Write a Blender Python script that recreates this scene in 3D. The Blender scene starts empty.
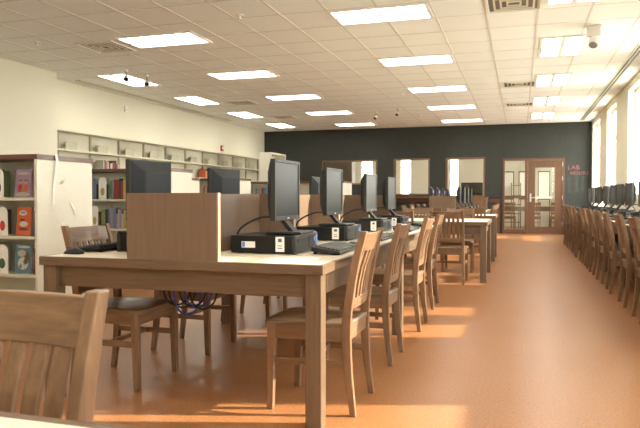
import bpy, bmesh, math, random
from mathutils import Vector, Matrix
random.seed(7)
PI = math.pi
sc = bpy.context.scene
col = sc.collection

# ------------------------------------------------------------------ camera
cam_data = bpy.data.cameras.new('camera')
cam = bpy.data.objects.new('camera', cam_data); col.objects.link(cam)
cam_data.sensor_fit = 'HORIZONTAL'; cam_data.sensor_width = 36.0
cam_data.lens = 646.0 / 640.0 * 36.0
cam_data.clip_start = 0.05; cam_data.clip_end = 400
cam.location = (0, 0, 1.07)
cam.rotation_euler = (PI/2 - math.radians(1.5074), 0, math.radians(17.1968))
cam_data.dof.use_dof = True; cam_data.dof.focus_distance = 4.5; cam_data.dof.aperture_fstop = 11.0
sc.camera = cam

# ------------------------------------------------------------------ world, sun, exposure
world = bpy.data.worlds.new('sky'); sc.world = world; world.use_nodes = True
bgn = world.node_tree.nodes['Background']
bgn.inputs[0].default_value = (1.0, 0.98, 0.94, 1); bgn.inputs[1].default_value = 7.5
sun_d = bpy.data.lights.new('sun', 'SUN'); sun = bpy.data.objects.new('sun', sun_d); col.objects.link(sun)
sun_d.energy = 10.0; sun_d.angle = math.radians(0.9); sun_d.color = (1.0, 0.90, 0.74)
tan_e = 0.475
sd = Vector((-0.963, -0.27, -tan_e)).normalized()
sun.rotation_euler = sd.to_track_quat('-Z', 'Y').to_euler()
sun.location = (8, 8, 8)
sc.view_settings.view_transform = 'Standard'; sc.view_settings.look = 'None'
sc.view_settings.gamma = 1.0; sc.view_settings.use_curve_mapping = False
sc.view_settings.exposure = 1.13
LAMP = 5.6            # strength of the fluorescent lenses

# ------------------------------------------------------------------ materials
def mat(name, color, rough=0.5, metal=0.0, coat=0.0, spec=0.5):
    m = bpy.data.materials.new(name); m.use_nodes = True
    b = m.node_tree.nodes['Principled BSDF']
    b.inputs['Base Color'].default_value = (*color, 1); b.inputs['Roughness'].default_value = rough
    b.inputs['Metallic'].default_value = metal; b.inputs['Coat Weight'].default_value = coat
    b.inputs['Specular IOR Level'].default_value = spec
    return m
def nmix(m, col1, col2, scale=(1, 1, 1), nscale=8.0, detail=6.0, lo=0.35, hi=0.65, random_shift=False, bump=0.0):
    nt = m.node_tree; N = nt.nodes; L = nt.links; b = N['Principled BSDF']
    tc = N.new('ShaderNodeTexCoord'); mp = N.new('ShaderNodeMapping'); mp.inputs['Scale'].default_value = scale
    L.new(tc.outputs['Object'], mp.inputs['Vector'])
    if random_shift:
        oi = N.new('ShaderNodeObjectInfo'); mu = N.new('ShaderNodeMath'); mu.operation = 'MULTIPLY'; mu.inputs[1].default_value = 40
        L.new(oi.outputs['Random'], mu.inputs[0]); L.new(mu.outputs[0], mp.inputs['Location'])
    no = N.new('ShaderNodeTexNoise'); no.inputs['Scale'].default_value = nscale; no.inputs['Detail'].default_value = detail
    no.inputs['Roughness'].default_value = 0.6
    L.new(mp.outputs[0], no.inputs['Vector'])
    cr = N.new('ShaderNodeValToRGB'); cr.color_ramp.elements[0].position = lo; cr.color_ramp.elements[1].position = hi
    cr.color_ramp.elements[0].color = (*col1, 1); cr.color_ramp.elements[1].color = (*col2, 1)
    L.new(no.outputs['Fac'], cr.inputs[0]); L.new(cr.outputs[0], b.inputs['Base Color'])
    if bump:
        bp = N.new('ShaderNodeBump'); bp.inputs['Strength'].default_value = bump; bp.inputs['Distance'].default_value = 0.002
        L.new(no.outputs['Fac'], bp.inputs['Height']); L.new(bp.outputs[0], b.inputs['Normal'])
    return m
def wood(name, c1, c2, axis, rough=0.42):
    s = {'x': (1.2, 14, 14), 'y': (14, 1.2, 14), 'z': (14, 14, 1.2)}[axis]
    return nmix(mat(name, c1, rough, coat=0.15), c1, c2, s, 4.5, 7, 0.3, 0.7, True, 0.15)
def emit(name, color, strength):
    m = bpy.data.materials.new(name); m.use_nodes = True; nt = m.node_tree
    nt.nodes.remove(nt.nodes['Principled BSDF']); e = nt.nodes.new('ShaderNodeEmission')
    e.inputs[0].default_value = (*color, 1); e.inputs[1].default_value = strength
    nt.links.new(e.outputs[0], nt.nodes['Material Output'].inputs[0]); return m
def glass(name, tint=(0.96, 0.97, 0.96)):
    m = bpy.data.materials.new(name); m.use_nodes = True; nt = m.node_tree
    nt.nodes.remove(nt.nodes['Principled BSDF'])
    t = nt.nodes.new('ShaderNodeBsdfTransparent'); t.inputs[0].default_value = (*tint, 1)
    g = nt.nodes.new('ShaderNodeBsdfGlossy'); g.inputs['Roughness'].default_value = 0.02
    mx = nt.nodes.new('ShaderNodeMixShader'); mx.inputs[0].default_value = 0.05
    nt.links.new(t.outputs[0], mx.inputs[1]); nt.links.new(g.outputs[0], mx.inputs[2])
    nt.links.new(mx.outputs[0], nt.nodes['Material Output'].inputs[0]); return m

OAK1, OAK2 = (0.125, 0.067, 0.033), (0.235, 0.132, 0.068)
M = {}
for ax in 'xyz':
    M['oak_' + ax] = wood('oak_' + ax, OAK1, OAK2, ax)
    M['table_' + ax] = wood('table_wood_' + ax, (0.098, 0.060, 0.034), (0.142, 0.090, 0.052), ax)
    M['div_' + ax] = wood('divider_wood_' + ax, (0.135, 0.086, 0.054), (0.168, 0.110, 0.072), ax, 0.38)
M['seat'] = wood('seat_wood', (0.110, 0.070, 0.040), (0.19, 0.123, 0.075), 'x', 0.4)
M['seat'].node_tree.nodes['Principled BSDF'].inputs['Coat Weight'].default_value = .15
M['trimwood'] = wood('trim_wood', (0.095, 0.042, 0.020), (0.13, 0.060, 0.029), 'z', 0.35)
M['framewood'] = wood('window_frame_wood', (0.15, 0.080, 0.038), (0.20, 0.108, 0.055), 'z', 0.35)  # paler copy of the trim wood, its lit look put into the colour
M['darkwood'] = wood('shelf_top_wood', (0.09, 0.038, 0.022), (0.14, 0.06, 0.036), 'x', 0.4)
M['edgewood'] = mat('light_edge', (0.32, 0.215, 0.13), 0.5)
M['laminate'] = nmix(mat('laminate', (0.72, 0.62, 0.46), 0.35, coat=0.1), (0.70, 0.60, 0.44), (0.76, 0.66, 0.50), (1, 1, 1), 60)
M['wall'] = nmix(mat('cream_paint', (0.75, 0.71, 0.56), 0.85), (0.71, 0.68, 0.545), (0.74, 0.71, 0.575), (1, 1, 1), 30)
M['dark'] = nmix(mat('dark_green_grey_paint', (0.045, 0.047, 0.038), 0.7), (0.021, 0.0245, 0.020), (0.026, 0.0300, 0.0245), (1, 1, 1), 6)
M['ceil'] = nmix(mat('acoustic_tile', (0.74, 0.67, 0.55), 0.9), (0.82, 0.845, 0.82), (0.87, 0.895, 0.87), (1, 1, 1), 220)
M['tee'] = mat('ceiling_tee', (0.68, 0.67, 0.62), 0.6)
M['white'] = mat('white_paint', (0.80, 0.79, 0.74), 0.5)
M['metalwhite'] = mat('cream_enamel', (0.66, 0.63, 0.50), 0.45)
M['endpanel'] = nmix(mat('cream_end_panel', (0.80, 0.77, 0.64), 0.6), (0.69, 0.665, 0.55), (0.72, 0.695, 0.58), (1, 1, 1), 20)
M['grey'] = mat('grey_metal', (0.25, 0.25, 0.24), 0.5)
M['lens'] = emit('fluorescent_lens', (1.0, 0.95, 0.85), LAMP)
M['glass'] = glass('window_glass')
M['black'] = mat('black_plastic', (0.010, 0.011, 0.012), 0.4, spec=0.35)
M['case'] = mat('case_black', (0.007, 0.0075, 0.0085), 0.4, spec=0.3)
M['greyplastic'] = mat('grey_plastic', (0.026, 0.0275, 0.024), 0.42, spec=0.35)
M['backplastic'] = mat('monitor_back_plastic', (0.008, 0.0095, 0.0105), 0.5, spec=0.2)
M['screen'] = mat('screen', (0.010, 0.0105, 0.009), 0.32, spec=0.28)
M['silver'] = mat('silver', (0.6, 0.6, 0.58), 0.3, 0.9)
M['sticker'] = mat('white_sticker', (0.75, 0.75, 0.73), 0.5)
M['ink'] = mat('label_ink', (0.10, 0.10, 0.10), 0.6)
M['bluesticker'] = mat('blue_sticker', (0.10, 0.20, 0.55), 0.4)
M['purple'] = mat('purple_sticker', (0.40, 0.20, 0.50), 0.5)
M['key'] = mat('key_caps', (0.06, 0.065, 0.06), 0.4)
M['cable'] = mat('black_cable', (0.012, 0.012, 0.013), 0.5)
M['bluecable'] = mat('blue_cable', (0.03, 0.07, 0.40), 0.45)
M['red'] = mat('red_plastic', (0.50, 0.03, 0.03), 0.4)
M['chalkpink'] = mat('pink_chalk', (0.34, 0.10, 0.11), 0.9)
M['chalkgreen'] = mat('green_chalk', (0.16, 0.24, 0.16), 0.9)
M['chalkblue'] = mat('blue_chalk', (0.12, 0.12, 0.24), 0.9)
M['ground'] = nmix(mat('pale_paving', (0.5, 0.48, 0.44), 0.9), (0.46, 0.44, 0.40), (0.54, 0.52, 0.48), (1, 1, 1), 2)
M['ventdark'] = mat('vent_dark', (0.16, 0.14, 0.11), 0.7)
M['paper'] = mat('white_paper', (0.82, 0.80, 0.72), 0.8)

def floor_material():
    m = mat('cork_floor', (0.45, 0.18, 0.06), 0.33, spec=0.4)
    nt = m.node_tree; N = nt.nodes; L = nt.links; b = N['Principled BSDF']
    tc = N.new('ShaderNodeTexCoord')
    n1 = N.new('ShaderNodeTexNoise'); n1.inputs['Scale'].default_value = 70; n1.inputs['Detail'].default_value = 8; n1.inputs['Roughness'].default_value = .7
    n2 = N.new('ShaderNodeTexNoise'); n2.inputs['Scale'].default_value = 1.6; n2.inputs['Detail'].default_value = 3
    L.new(tc.outputs['Object'], n1.inputs['Vector']); L.new(tc.outputs['Object'], n2.inputs['Vector'])
    cr = N.new('ShaderNodeValToRGB'); e = cr.color_ramp.elements
    e[0].position = .34; e[0].color = (0.205, 0.080, 0.028, 1); e[1].position = .66; e[1].color = (0.41, 0.185, 0.074, 1)
    L.new(n1.outputs['Fac'], cr.inputs[0])
    mx = N.new('ShaderNodeMixRGB'); mx.blend_type = 'MULTIPLY'; mx.inputs[0].default_value = .35
    L.new(cr.outputs[0], mx.inputs[1])
    c2 = N.new('ShaderNodeValToRGB'); c2.color_ramp.elements[0].position = .3; c2.color_ramp.elements[0].color = (.8, .8, .8, 1); c2.color_ramp.elements[1].position = .7
    L.new(n2.outputs['Fac'], c2.inputs[0]); L.new(c2.outputs[0], mx.inputs[2])
    L.new(mx.outputs[0], b.inputs['Base Color'])
    bp = N.new('ShaderNodeBump'); bp.inputs['Strength'].default_value = .08; bp.inputs['Distance'].default_value = .002
    L.new(n1.outputs['Fac'], bp.inputs['Height']); L.new(bp.outputs[0], b.inputs['Normal'])
    return m
M['floor'] = floor_material()

# ------------------------------------------------------------------ mesh helpers
class MB:
    """collects shapes, then links them as one mesh object"""
    def __init__(s): s.v = []; s.f = []
    def add(s, vs, fs, mtx=None):
        o = len(s.v)
        s.v += [tuple(mtx @ Vector(v)) if mtx else tuple(v) for v in vs]
        s.f += [tuple(i + o for i in f) for f in fs]; return s
    def box(s, a, b, mtx=None):
        x0, y0, z0 = a; x1, y1, z1 = b
        vs = [(x0,y0,z0),(x1,y0,z0),(x1,y1,z0),(x0,y1,z0),(x0,y0,z1),(x1,y0,z1),(x1,y1,z1),(x0,y1,z1)]
        return s.add(vs, [(0,3,2,1),(4,5,6,7),(0,1,5,4),(1,2,6,5),(2,3,7,6),(3,0,4,7)], mtx)
    def hexa(s, bot, top):
        return s.add(list(bot) + list(top), [(0,3,2,1),(4,5,6,7),(0,1,5,4),(1,2,6,5),(2,3,7,6),(3,0,4,7)])
    def sweep(s, secs):
        """secs: list of equal-length rings (closed loops)"""
        n = len(secs[0]); vs = [p for r in secs for p in r]; fs = []
        for k in range(len(secs) - 1):
            for i in range(n):
                j = (i + 1) % n
                fs.append((k*n+i, k*n+j, (k+1)*n+j, (k+1)*n+i))
        fs.append(tuple(reversed(range(n)))); fs.append(tuple((len(secs)-1)*n + i for i in range(n)))
        return s.add(vs, fs)
    def tube(s, pts, r, n=8):
        pts = [Vector(p) for p in pts]; secs = []
        for i, p in enumerate(pts):
            d = (pts[min(i+1, len(pts)-1)] - pts[max(i-1, 0)]).normalized()
            a = d.cross(Vector((0, 0, 1)));
            if a.length < 1e-3: a = d.cross(Vector((1, 0, 0)))
            a.normalize(); b = d.cross(a)
            rr = r[i] if isinstance(r, (list, tuple)) else r
            secs.append([tuple(p + a*rr*math.cos(2*PI*k/n) + b*rr*math.sin(2*PI*k/n)) for k in range(n)])
        return s.sweep(secs)
    def cyl(s, c, r, h, n=16, r2=None):
        r2 = r if r2 is None else r2
        return s.sweep([[(c[0]+r*math.cos(2*PI*k/n), c[1]+r*math.sin(2*PI*k/n), c[2]) for k in range(n)],
                        [(c[0]+r2*math.cos(2*PI*k/n), c[1]+r2*math.sin(2*PI*k/n), c[2]+h) for k in range(n)]])
    def build(s, name, m, parent=None, bevel=0.0, seg=2, smooth=False):
        me = bpy.data.meshes.new(name); me.from_pydata(s.v, [], s.f)
        bm = bmesh.new(); bm.from_mesh(me)
        bmesh.ops.recalc_face_normals(bm, faces=bm.faces)
        if bevel:
            bmesh.ops.bevel(bm, geom=[e for e in bm.edges if len(e.link_faces) == 2 and e.calc_face_angle() > 0.5],
                            offset=bevel, segments=seg, profile=0.5, affect='EDGES', clamp_overlap=True)
        if smooth:
            for f in bm.faces: f.smooth = True
        bm.to_mesh(me); bm.free(); me.materials.append(m)
        o = bpy.data.objects.new(name, me); col.objects.link(o)
        if parent: o.parent = parent
        return o
def curve_pts(pts, n=8):
    """Catmull-Rom through control points"""
    P = [Vector(p) for p in pts]; P = [2*P[0]-P[1]] + P + [2*P[-1]-P[-2]]; out = []
    for i in range(1, len(P)-2):
        for k in range(n):
            t = k/n; a, b, c, d = P[i-1], P[i], P[i+1], P[i+2]
            out.append(0.5*((2*b)+(c-a)*t+(2*a-5*b+4*c-d)*t*t+(3*b-a-3*c+d)*t**3))
    out.append(P[-2]); return [tuple(p) for p in out]
def tag(o, label, cat, group=None, kind=None):
    o['label'] = label; o['category'] = cat
    if group: o['group'] = group
    if kind: o['kind'] = kind
    return o
def thing(name, label, cat, loc=(0, 0, 0), rz=0.0, group=None):
    o = bpy.data.objects.new(name, None); col.objects.link(o); o.empty_display_size = .1
    o.location = loc; o.rotation_euler = (0, 0, rz); return tag(o, label, cat, group)
def struct(o): o['kind'] = 'structure'; return o
def copy_tree(o, parent=None):
    c = o.copy(); col.objects.link(c)
    if parent: c.parent = parent
    for ch in list(KIDS(o)): copy_tree(ch, c)
    return c
def KIDS(o): return [x for x in o.children]
def place(proto, used, loc, rz, label, group=None, cat=None):
    """the prototype itself the first time, then copies with their parts"""
    o = proto if not used else copy_tree(proto)
    used.append(1); o.location = loc; o.rotation_euler = (0, 0, rz); o['label'] = label
    if group: o['group'] = group
    if cat: o['category'] = cat
    return o
ORD = ['first','second','third','fourth','fifth','sixth','seventh','eighth','ninth','tenth','eleventh','twelfth','thirteenth','fourteenth','fifteenth','sixteenth','seventeenth','eighteenth','nineteenth','twentieth','twenty-first','twenty-second','twenty-third','twenty-fourth','twenty-fifth']

# ------------------------------------------------------------------ room shell
H = 3.20; XL = -8.0; XB = -7.6; YB = 9.3; XR = 1.92; YN = -3.0; YF = 19.7
def wall_cells(u0, u1, z0, z1, openings):
    us = sorted({u0, u1, *[o[0] for o in openings], *[o[1] for o in openings]})
    out = []
    for a, b in zip(us, us[1:]):
        segs = [(z0, z1)]
        for o in openings:
            if o[0] <= a + 1e-6 and o[1] >= b - 1e-6:
                new = []
                for s in segs:
                    if o[2] > s[0]: new.append((s[0], min(s[1], o[2])))
                    if o[3] < s[1]: new.append((max(s[0], o[3]), s[1]))
                segs = [t for t in new if t[1] - t[0] > 1e-5]
        out += [(a, b, s0, s1) for s0, s1 in segs]
    return out
fl = MB().box((XL-.2, YN-.2, -.12), (XR+.2, YF+5.0, 0)).build('floor', M['floor']); struct(fl)
ce = MB().box((XL-.2, YN-.2, H), (XR+.2, YF+5.0, H+.15)).build('ceiling', M['ceil']); struct(ce)
# visible tee grid of the suspended ceiling
g = MB()
x = -0.97 - .575*12
while x < XR:
    g.box((x-.012, YN, H-.005), (x+.012, YF, H+.001)); x += .575
y = 7.12 - .677*14
while y < YF:
    g.box((XB if y < YB else XL, y-.005, H-.0035), (XR, y+.005, H+.001)); y += .677
g.build('ceiling_grid', M['tee'], ce)
wl = MB().box((XL-.2, YB, 0), (XL, YF, H)).build('wall_left', M['wall']); struct(wl)
wj = MB().box((XB-.6, YN, 0), (XB, YB, H)).build('wall_left_projecting', M['wall']); struct(wj)
wn = MB().box((XB, YN-.2, 0), (XR, YN, H)).build('wall_near', M['wall']); struct(wn)
# right wall with its tall windows and two added sun openings
WF = [4.06 + 3.08*k for k in range(-2, 5)]
wins = [(f-1.5, f, 1.07, 3.06) for f in WF] + [(17.75, 19.40, 1.07, 3.06), (16.75, 19.40, 0.68, 1.04), (20.3, 22.0, 0.4, 3.06)]  # low strip and back room opening are added, unseen, to let sun in
b = MB()
for a, c, z0, z1 in wall_cells(YN, YF+5, 0, H, wins): b.box((XR, a, z0), (XR+.24, c, z1))
wr = struct(b.build('wall_right', M['wall']))
for i, (a, c, z0, z1) in enumerate(wins):
    f = MB()
    X0, X1 = XR+.12, XR+.17
    for (p, q) in (((X0, a, z0), (X1, a+.045, z1)), ((X0, c-.045, z0), (X1, c, z1)), ((X0, a+.045, z0), (X1, c-.045, z0+.05)),
                   ((X0, a+.045, z1-.05), (X1, c-.045, z1))): f.box(p, q)
    if z1 > 2.5: f.box((X0+.005, a+.045, 2.38), (X1-.005, c-.045, 2.42))
    w = f.build('window_%d' % (i+1 if i < 8 else i+7), M['white']); struct(w)  # the last two frame the added openings
    MB().box((XR+.142, a+.045, z0+.05), (XR+.148, c-.045, z1-.05)).build('window_pane', M['glass'], w)
    MB().box((XR-.015, a-.02, z0-.03), (XR+.12, c+.02, z0)).build('window_sill', M['white'], w, .004)
# back wall, dark, with three interior windows and the door opening
bw = [(-5.98, -4.28, 1.50, 2.18), (-3.68, -2.66, 1.17, 2.20), (-2.10, -1.04, 1.12, 2.20), (-.49, 1.21, 0, 2.19)]
b = MB()
for a, c, z0, z1 in wall_cells(XL-.2, XR+.2, 0, H, bw): b.box((a, YF, z0), (c, YF+.15, z1))
wb = struct(b.build('wall_back', M['dark']))
j = MB()
for xx in (-5.2, -2.36, -.50, 1.22): j.box((xx-.004, YF-.002, 2.26), (xx+.004, YF+.001, H))
j.build('panel_joint', M['black'], wb)
for i, (a, c, z0, z1) in enumerate(bw[:3]):
    f = MB(); t = .045
    f.box((a-t, YF-.02, z0-t), (a, YF+.17, z1+t)).box((c, YF-.02, z0-t), (c+t, YF+.17, z1+t))
    f.box((a, YF-.02, z1), (c, YF+.17, z1+t)).box((a, YF-.02, z0-t), (c, YF+.17, z0))
    w = struct(f.build('window_%d' % (i+9), M['framewood'], None, .003))
    MB().box((a, YF+.07, z0), (c, YF+.078, z1)).build('window_pane', M['glass'], w)
# wainscot with dark cap below the windows
f = MB()
f.box((-4.2, YF-.03, 1.02), (-.56, YF-.001, 1.07))
f.build('trim_1', M['black'])['kind'] = 'structure'
f = MB()
f.box((-4.2, YF-.025, .92), (-.56, YF-.001, 1.02)).box((-4.2, YF-.025, 0), (-.56, YF-.001, .14))
for xx in (-4.2, -3.2, -2.2, -1.14, -.68): f.box((xx, YF-.025, .14), (xx+.12, YF-.001, .92))
f.build('trim_2', M['trimwood'])['kind'] = 'structure'
# baseboards
struct(MB().box((XL, YB, 0), (XL+.012, YF, .1)).build('baseboard_left', M['grey']))
struct(MB().box((XR-.012, YN, 0), (XR, YF, .1)).build('baseboard_right', M['grey']))

# door with sidelight
df = MB(); t = .06
a, c, zt = -.49, 1.21, 2.19
df.box((a, YF-.025, 0), (a+t, YF+.17, zt)).box((c-t, YF-.025, 0), (c, YF+.17, zt)).box((a+t, YF-.025, zt-t), (c-t, YF+.17, zt))
df.box((.13, YF-.025, 0), (.21, YF+.17, zt-t))
df.box((a+t, YF+.02, 0), (.13, YF+.12, .12)).box((a+t, YF+.02, 1.03), (.13, YF+.12, 1.11))
door = struct(df.build('door_1', M['trimwood'], None, .003))
MB().box((a+t, YF+.068, .12), (.13, YF+.074, 1.03)).build('sidelight_pane', M['glass'], door)
MB().box((a+t, YF+.068, 1.11), (.13, YF+.074, zt-t)).build('sidelight_pane', M['glass'], door)
lf = MB()
x0, x1, y0, y1 = .215, c-t-.005, YF+.0, YF+.045
lf.box((x0, y0, .01), (x0+.20, y1, zt-t-.005)).box((x1-.19, y0, .01), (x1, y1, zt-t-.005))
lf.box((x0+.20, y0, .01), (x1-.19, y1, .20)).box((x0+.20, y0, 1.92), (x1-.19, y1, zt-t-.005))
leaf = lf.build('door_leaf', M['trimwood'], door, .003)
MB().box((x0+.20, YF+.02, .20), (x1-.19, YF+.026, 1.92)).build('door_pane', M['glass'], leaf)
h = MB().box((x0+.05, YF-.012, .93), (x0+.10, YF, 1.17)); h.tube([(x0+.075, YF-.012, 1.05), (x0+.075, YF-.06, 1.05), (x0+.19, YF-.06, 1.05)], .011)
h.build('door_handle', M['silver'], leaf, .002)
MB().box((x0+.16, y1+.02, 1.02), (x1-.12, y1+.06, 1.09)).box((x0+.16, y1, 1.02), (x0+.19, y1+.02, 1.09)).box((x1-.15, y1, 1.02), (x1-.12, y1+.02, 1.09)).build('push_bar', M['white'], leaf, .004)
for zz in (.25, 1.0, 1.55, 1.95): MB().cyl((c-t+.004, YF-.032, zz), .009, .11).build('door_hinge', M['silver'], door)

# room beyond the back wall
YE = YF + 5.0
ew = [(-5.97, -5.48, .9, 2.9), (-4.42, -3.98, .5, 2.9), (-2.54, -2.20, .5, 2.9)]
b = MB()
for a_, c_, z0, z1 in wall_cells(XL-.2, XR+.2, 0, H, ew): b.box((a_, YE, z0), (c_, YE+.2, z1))
struct(b.build('wall_rear', M['wall']))
struct(MB().box((XL-.2, YF, 0), (XL, YE, H)).build('wall_rear_left', M['wall']))
for i, (a_, c_, z0, z1) in enumerate(ew):
    f = MB(); f.box((a_, YE+.05, z0), (a_+.04, YE+.1, z1)).box((c_-.04, YE+.05, z0), (c_, YE+.1, z1)).box((a_+.04, YE+.05, z1-.04), (c_-.04, YE+.1, z1)).box((a_+.04, YE+.05, z0), (c_-.04, YE+.1, z0+.04))
    f.box((a_+.04, YE+.05, 2.2), (c_-.04, YE+.1, 2.24))
    w = struct(f.build('window_%d' % (i+12), M['white']))
    MB().box((a_+.04, YE+.07, z0+.04), (c_-.04, YE+.076, z1-.04)).build('window_pane', M['glass'], w)
struct(MB().box((-60, -40, -.4), (60, 70, -.3)).build('exterior_ground', M['ground']))

# ------------------------------------------------------------------ ceiling fittings
def troffer(lx, ly):
    t = thing('ceiling_light', '', 'ceiling light')
    f = MB(); hx, hy = lx/2, ly/2; z0, z1 = -.018, -.001; r = .04
    f.box((-hx, -hy, z0), (hx, -hy+r, z1)).box((-hx, hy-r, z0), (hx, hy, z1)).box((-hx, -hy+r, z0), (-hx+r, hy-r, z1)).box((hx-r, -hy+r, z0), (hx, hy-r, z1))
    long_x = lx > ly
    if long_x: f.box((-hx+r, -.03, z0), (hx-r, .03, z1))
    else: f.box((-.03, -hy+r, z0), (.03, hy-r, z1))
    f.build('light_frame', M['white'], t)
    for s in (-1, 1):
        if long_x: l = MB().box((-hx+r, min(s*.03, s*(hy-r)), -.012), (hx-r, max(s*.03, s*(hy-r)), -.004))
        else: l = MB().box((min(s*.03, s*(hx-r)), -hy+r, -.012), (max(s*.03, s*(hx-r)), hy-r, -.004))
        l.build('light_lens', M['lens'], t)
    return t
TL, TS = troffer(1.15, .62), troffer(.60, 1.22)
ul, us_ = [], []
for k, yy in enumerate((-.95, 1.75, 4.45, 7.45, 10.09, 12.87, 15.56, 18.38)):
    place(TL, ul, (-1.56, yy, H), 0, 'long ceiling light above the computer tables, %s from the back wall in its row' % ORD[7-k], 'ceiling lights above the computer tables')
for k, yy in enumerate((-.6, 2.1, 4.8, 7.78, 10.38, 13.02, 15.70, 18.42)):
    place(TL, ul, (-4.62, yy, H), 0, 'long ceiling light above the bookcase ends, %s from the back wall in its row' % ORD[7-k], 'ceiling lights above the bookcases')
for k, yy in enumerate((-1.2, 1.6, 4.3, 7.0, 9.78, 12.52, 15.15, 17.85)):
    place(TS, us_, (.545, yy, H), 0, 'ceiling light in the row nearest the tall windows, %s from the back wall' % ORD[7-k], 'ceiling lights near the windows')
for k, yy in enumerate((10.25, 12.85, 15.45, 18.05)):
    place(TS, us_, (-6.80, yy, H), 0, 'ceiling light in the row beside the left wall, %s from the back wall' % ORD[3-k], 'ceiling lights by the left wall')
for k, xx in enumerate((-5.2, -2.6, .3)):  # fixtures added to brighten the back room
    for dy, row in ((-1.0, 'nearer'), (1.2, 'farther')):
      place(TL, ul, (xx, 22.1+dy, H), 0, row + ' ' + 'ceiling light in the room behind the dark wall, %s' % ('behind the left interior window', 'behind the right interior window', 'behind the glass door')[k], 'ceiling lights in the back room')
def vent():
    t = thing('ceiling_vent', '', 'air vent')
    MB().box((-.28, -.28, -.004), (.28, .28, -.001)).build('vent_back', M['ventdark'], t)
    f = MB()
    f.box((-.30, -.30, -.02), (.30, -.27, -.001)).box((-.30, .27, -.02), (.30, .30, -.001)).box((-.30, -.27, -.02), (-.27, .27, -.001)).box((.27, -.27, -.02), (.30, .27, -.001))
    f.build('vent_frame', M['white'], t)
    l = MB()
    for k in range(3):
        r = .22 - .07*k; q = .022
        l.box((-r, -r, -.016), (r, -r+q, -.005)).box((-r, r-q, -.016), (r, r, -.005)).box((-r, -r+q, -.016), (-r+q, r-q, -.005)).box((r-q, -r+q, -.016), (r, r-q, -.005))
    l.build('vent_louvre', M['metalwhite'], t); return t
V = vent(); uv = []
for (xx, yy, lb) in ((-5.62, 7.9, 'square air vent touching the left end of the largest light over the bookcases'), (-.08, 7.45, 'nearest square air vent, cut by the top edge of the photo'),
                     (-.03, 12.78, 'square air vent beside the second and third window side lights'), (-.03, 15.55, 'thin looking square air vent closest to the back wall'),
                     (-6.0, 13.4, 'small air vent right of the second left wall light'), (-6.0, 16.2, 'small air vent right of the third left wall light')):
    place(V, uv, (xx, yy, H), 0, lb, 'square ceiling vents')
def slot(name, x, ya, yb, label):
    t = thing(name, label, 'slot vent', (x, 0, H))
    MB().box((-.055, ya, -.006), (.055, yb, -.001)).build('slot_back', M['black'], t)
    f = MB()
    for q in (-.062, -.008, .046): f.box((q, ya, -.014), (q+.016, yb, -.001))
    f.build('slot_rail', M['metalwhite'], t)
slot('slot_diffuser', 1.62, 3.0, 19.3, 'long black linear slot diffuser in the ceiling beside the windows')
slot('slot_diffuser', -7.72, 10.0, 16.5, 'long linear slot diffuser in the ceiling beside the left wall')
def spot():
    t = thing('spotlight', '', 'spotlight')
    MB().cyl((0, 0, -.03), .035, .029).build('mount', M['white'], t)
    MB().cyl((0, 0, -.10), .010, .07).build('stem', M['grey'], t)
    MB().tube([(0, .02, -.10), (0, -.03, -.15), (0, -.045, -.165)], [.028, .045, .045], 14).build('lamp_head', M['white'], t)
    MB().tube([(0, -.046, -.166), (0, -.049, -.169)], .038, 14).build('lamp_face', M['black'], t)
    return t
S = spot(); usp = []
for (xx, yy, rz, lb) in ((-6.33, 9.45, .5, 'left one of the two small spotlights hanging in front of the left wall light'), (-6.24, 9.94, .5, 'right one of the two small spotlights hanging in front of the left wall light'),
                 (-3.46, 15.94, -.4, 'left one of the two small spotlights hanging near the dark back wall'), (-2.81, 15.39, -.4, 'right one of the two small spotlights hanging near the dark back wall')):
    place(S, usp, (xx, yy, H), rz, lb, 'small ceiling spotlights')
t = thing('emergency_light', 'white emergency light fixture hanging beside the nearest window side ceiling light', 'emergency light', (.88, 8.75, H), -.4)
MB().box((-.09, -.06, -.14), (.09, .06, -.001)).build('housing', M['white'], t, .015)
MB().tube([(0, 0, -.14), (.0, -.04, -.20), (.0, -.08, -.25)], [.045, .06, .06], 14).build('lamp_head', M['white'], t)
MB().tube([(0, -.081, -.251), (0, -.085, -.256)], .05, 14).build('lamp_face', M['grey'], t)
sp0 = MB().cyl((0, 0, -.012), .045, .011).cyl((0, 0, -.045), .012, .034).cyl((0, 0, -.05), .03, .006).build('sprinkler_head', M['white'])
tag(sp0, '', 'sprinkler'); usk = []
for xx, yy, lb in ((-3.15, 7.0, 'sprinkler head between the two largest ceiling lights, near the top edge of the photo'), (-6.36, 7.39, 'sprinkler head above the near bookcase, left of the largest vent'),
                   (-2.3, 13.2, 'sprinkler head in the middle of the ceiling left of the third table light'), (-2.55, 16.9, 'sprinkler head close to the dark back wall')):
    place(sp0, usk, (xx, yy, H), 0, lb, 'ceiling sprinkler heads')

# wall fittings
t = thing('fire_alarm', 'small red fire alarm box on the cream left wall above the shelving', 'fire alarm', (XL, 16.5, 2.43))
MB().box((.001, -.06, -.08), (.05, .06, .08)).build('case', M['red'], t, .006); MB().box((.05, -.035, -.02), (.055, .035, .04)).build('strobe_lens', M['white'], t)
t = thing('wall_sensor', 'small cream sensor high on the left wall', 'sensor', (XL, 11.9, 2.93)); MB().box((.001, -.05, -.06), (.04, .05, .06)).build('case', M['white'], t, .008); MB().box((.04, -.03, -.03), (.043, .03, .01)).build('sensor_face', M['metalwhite'], t)

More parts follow.
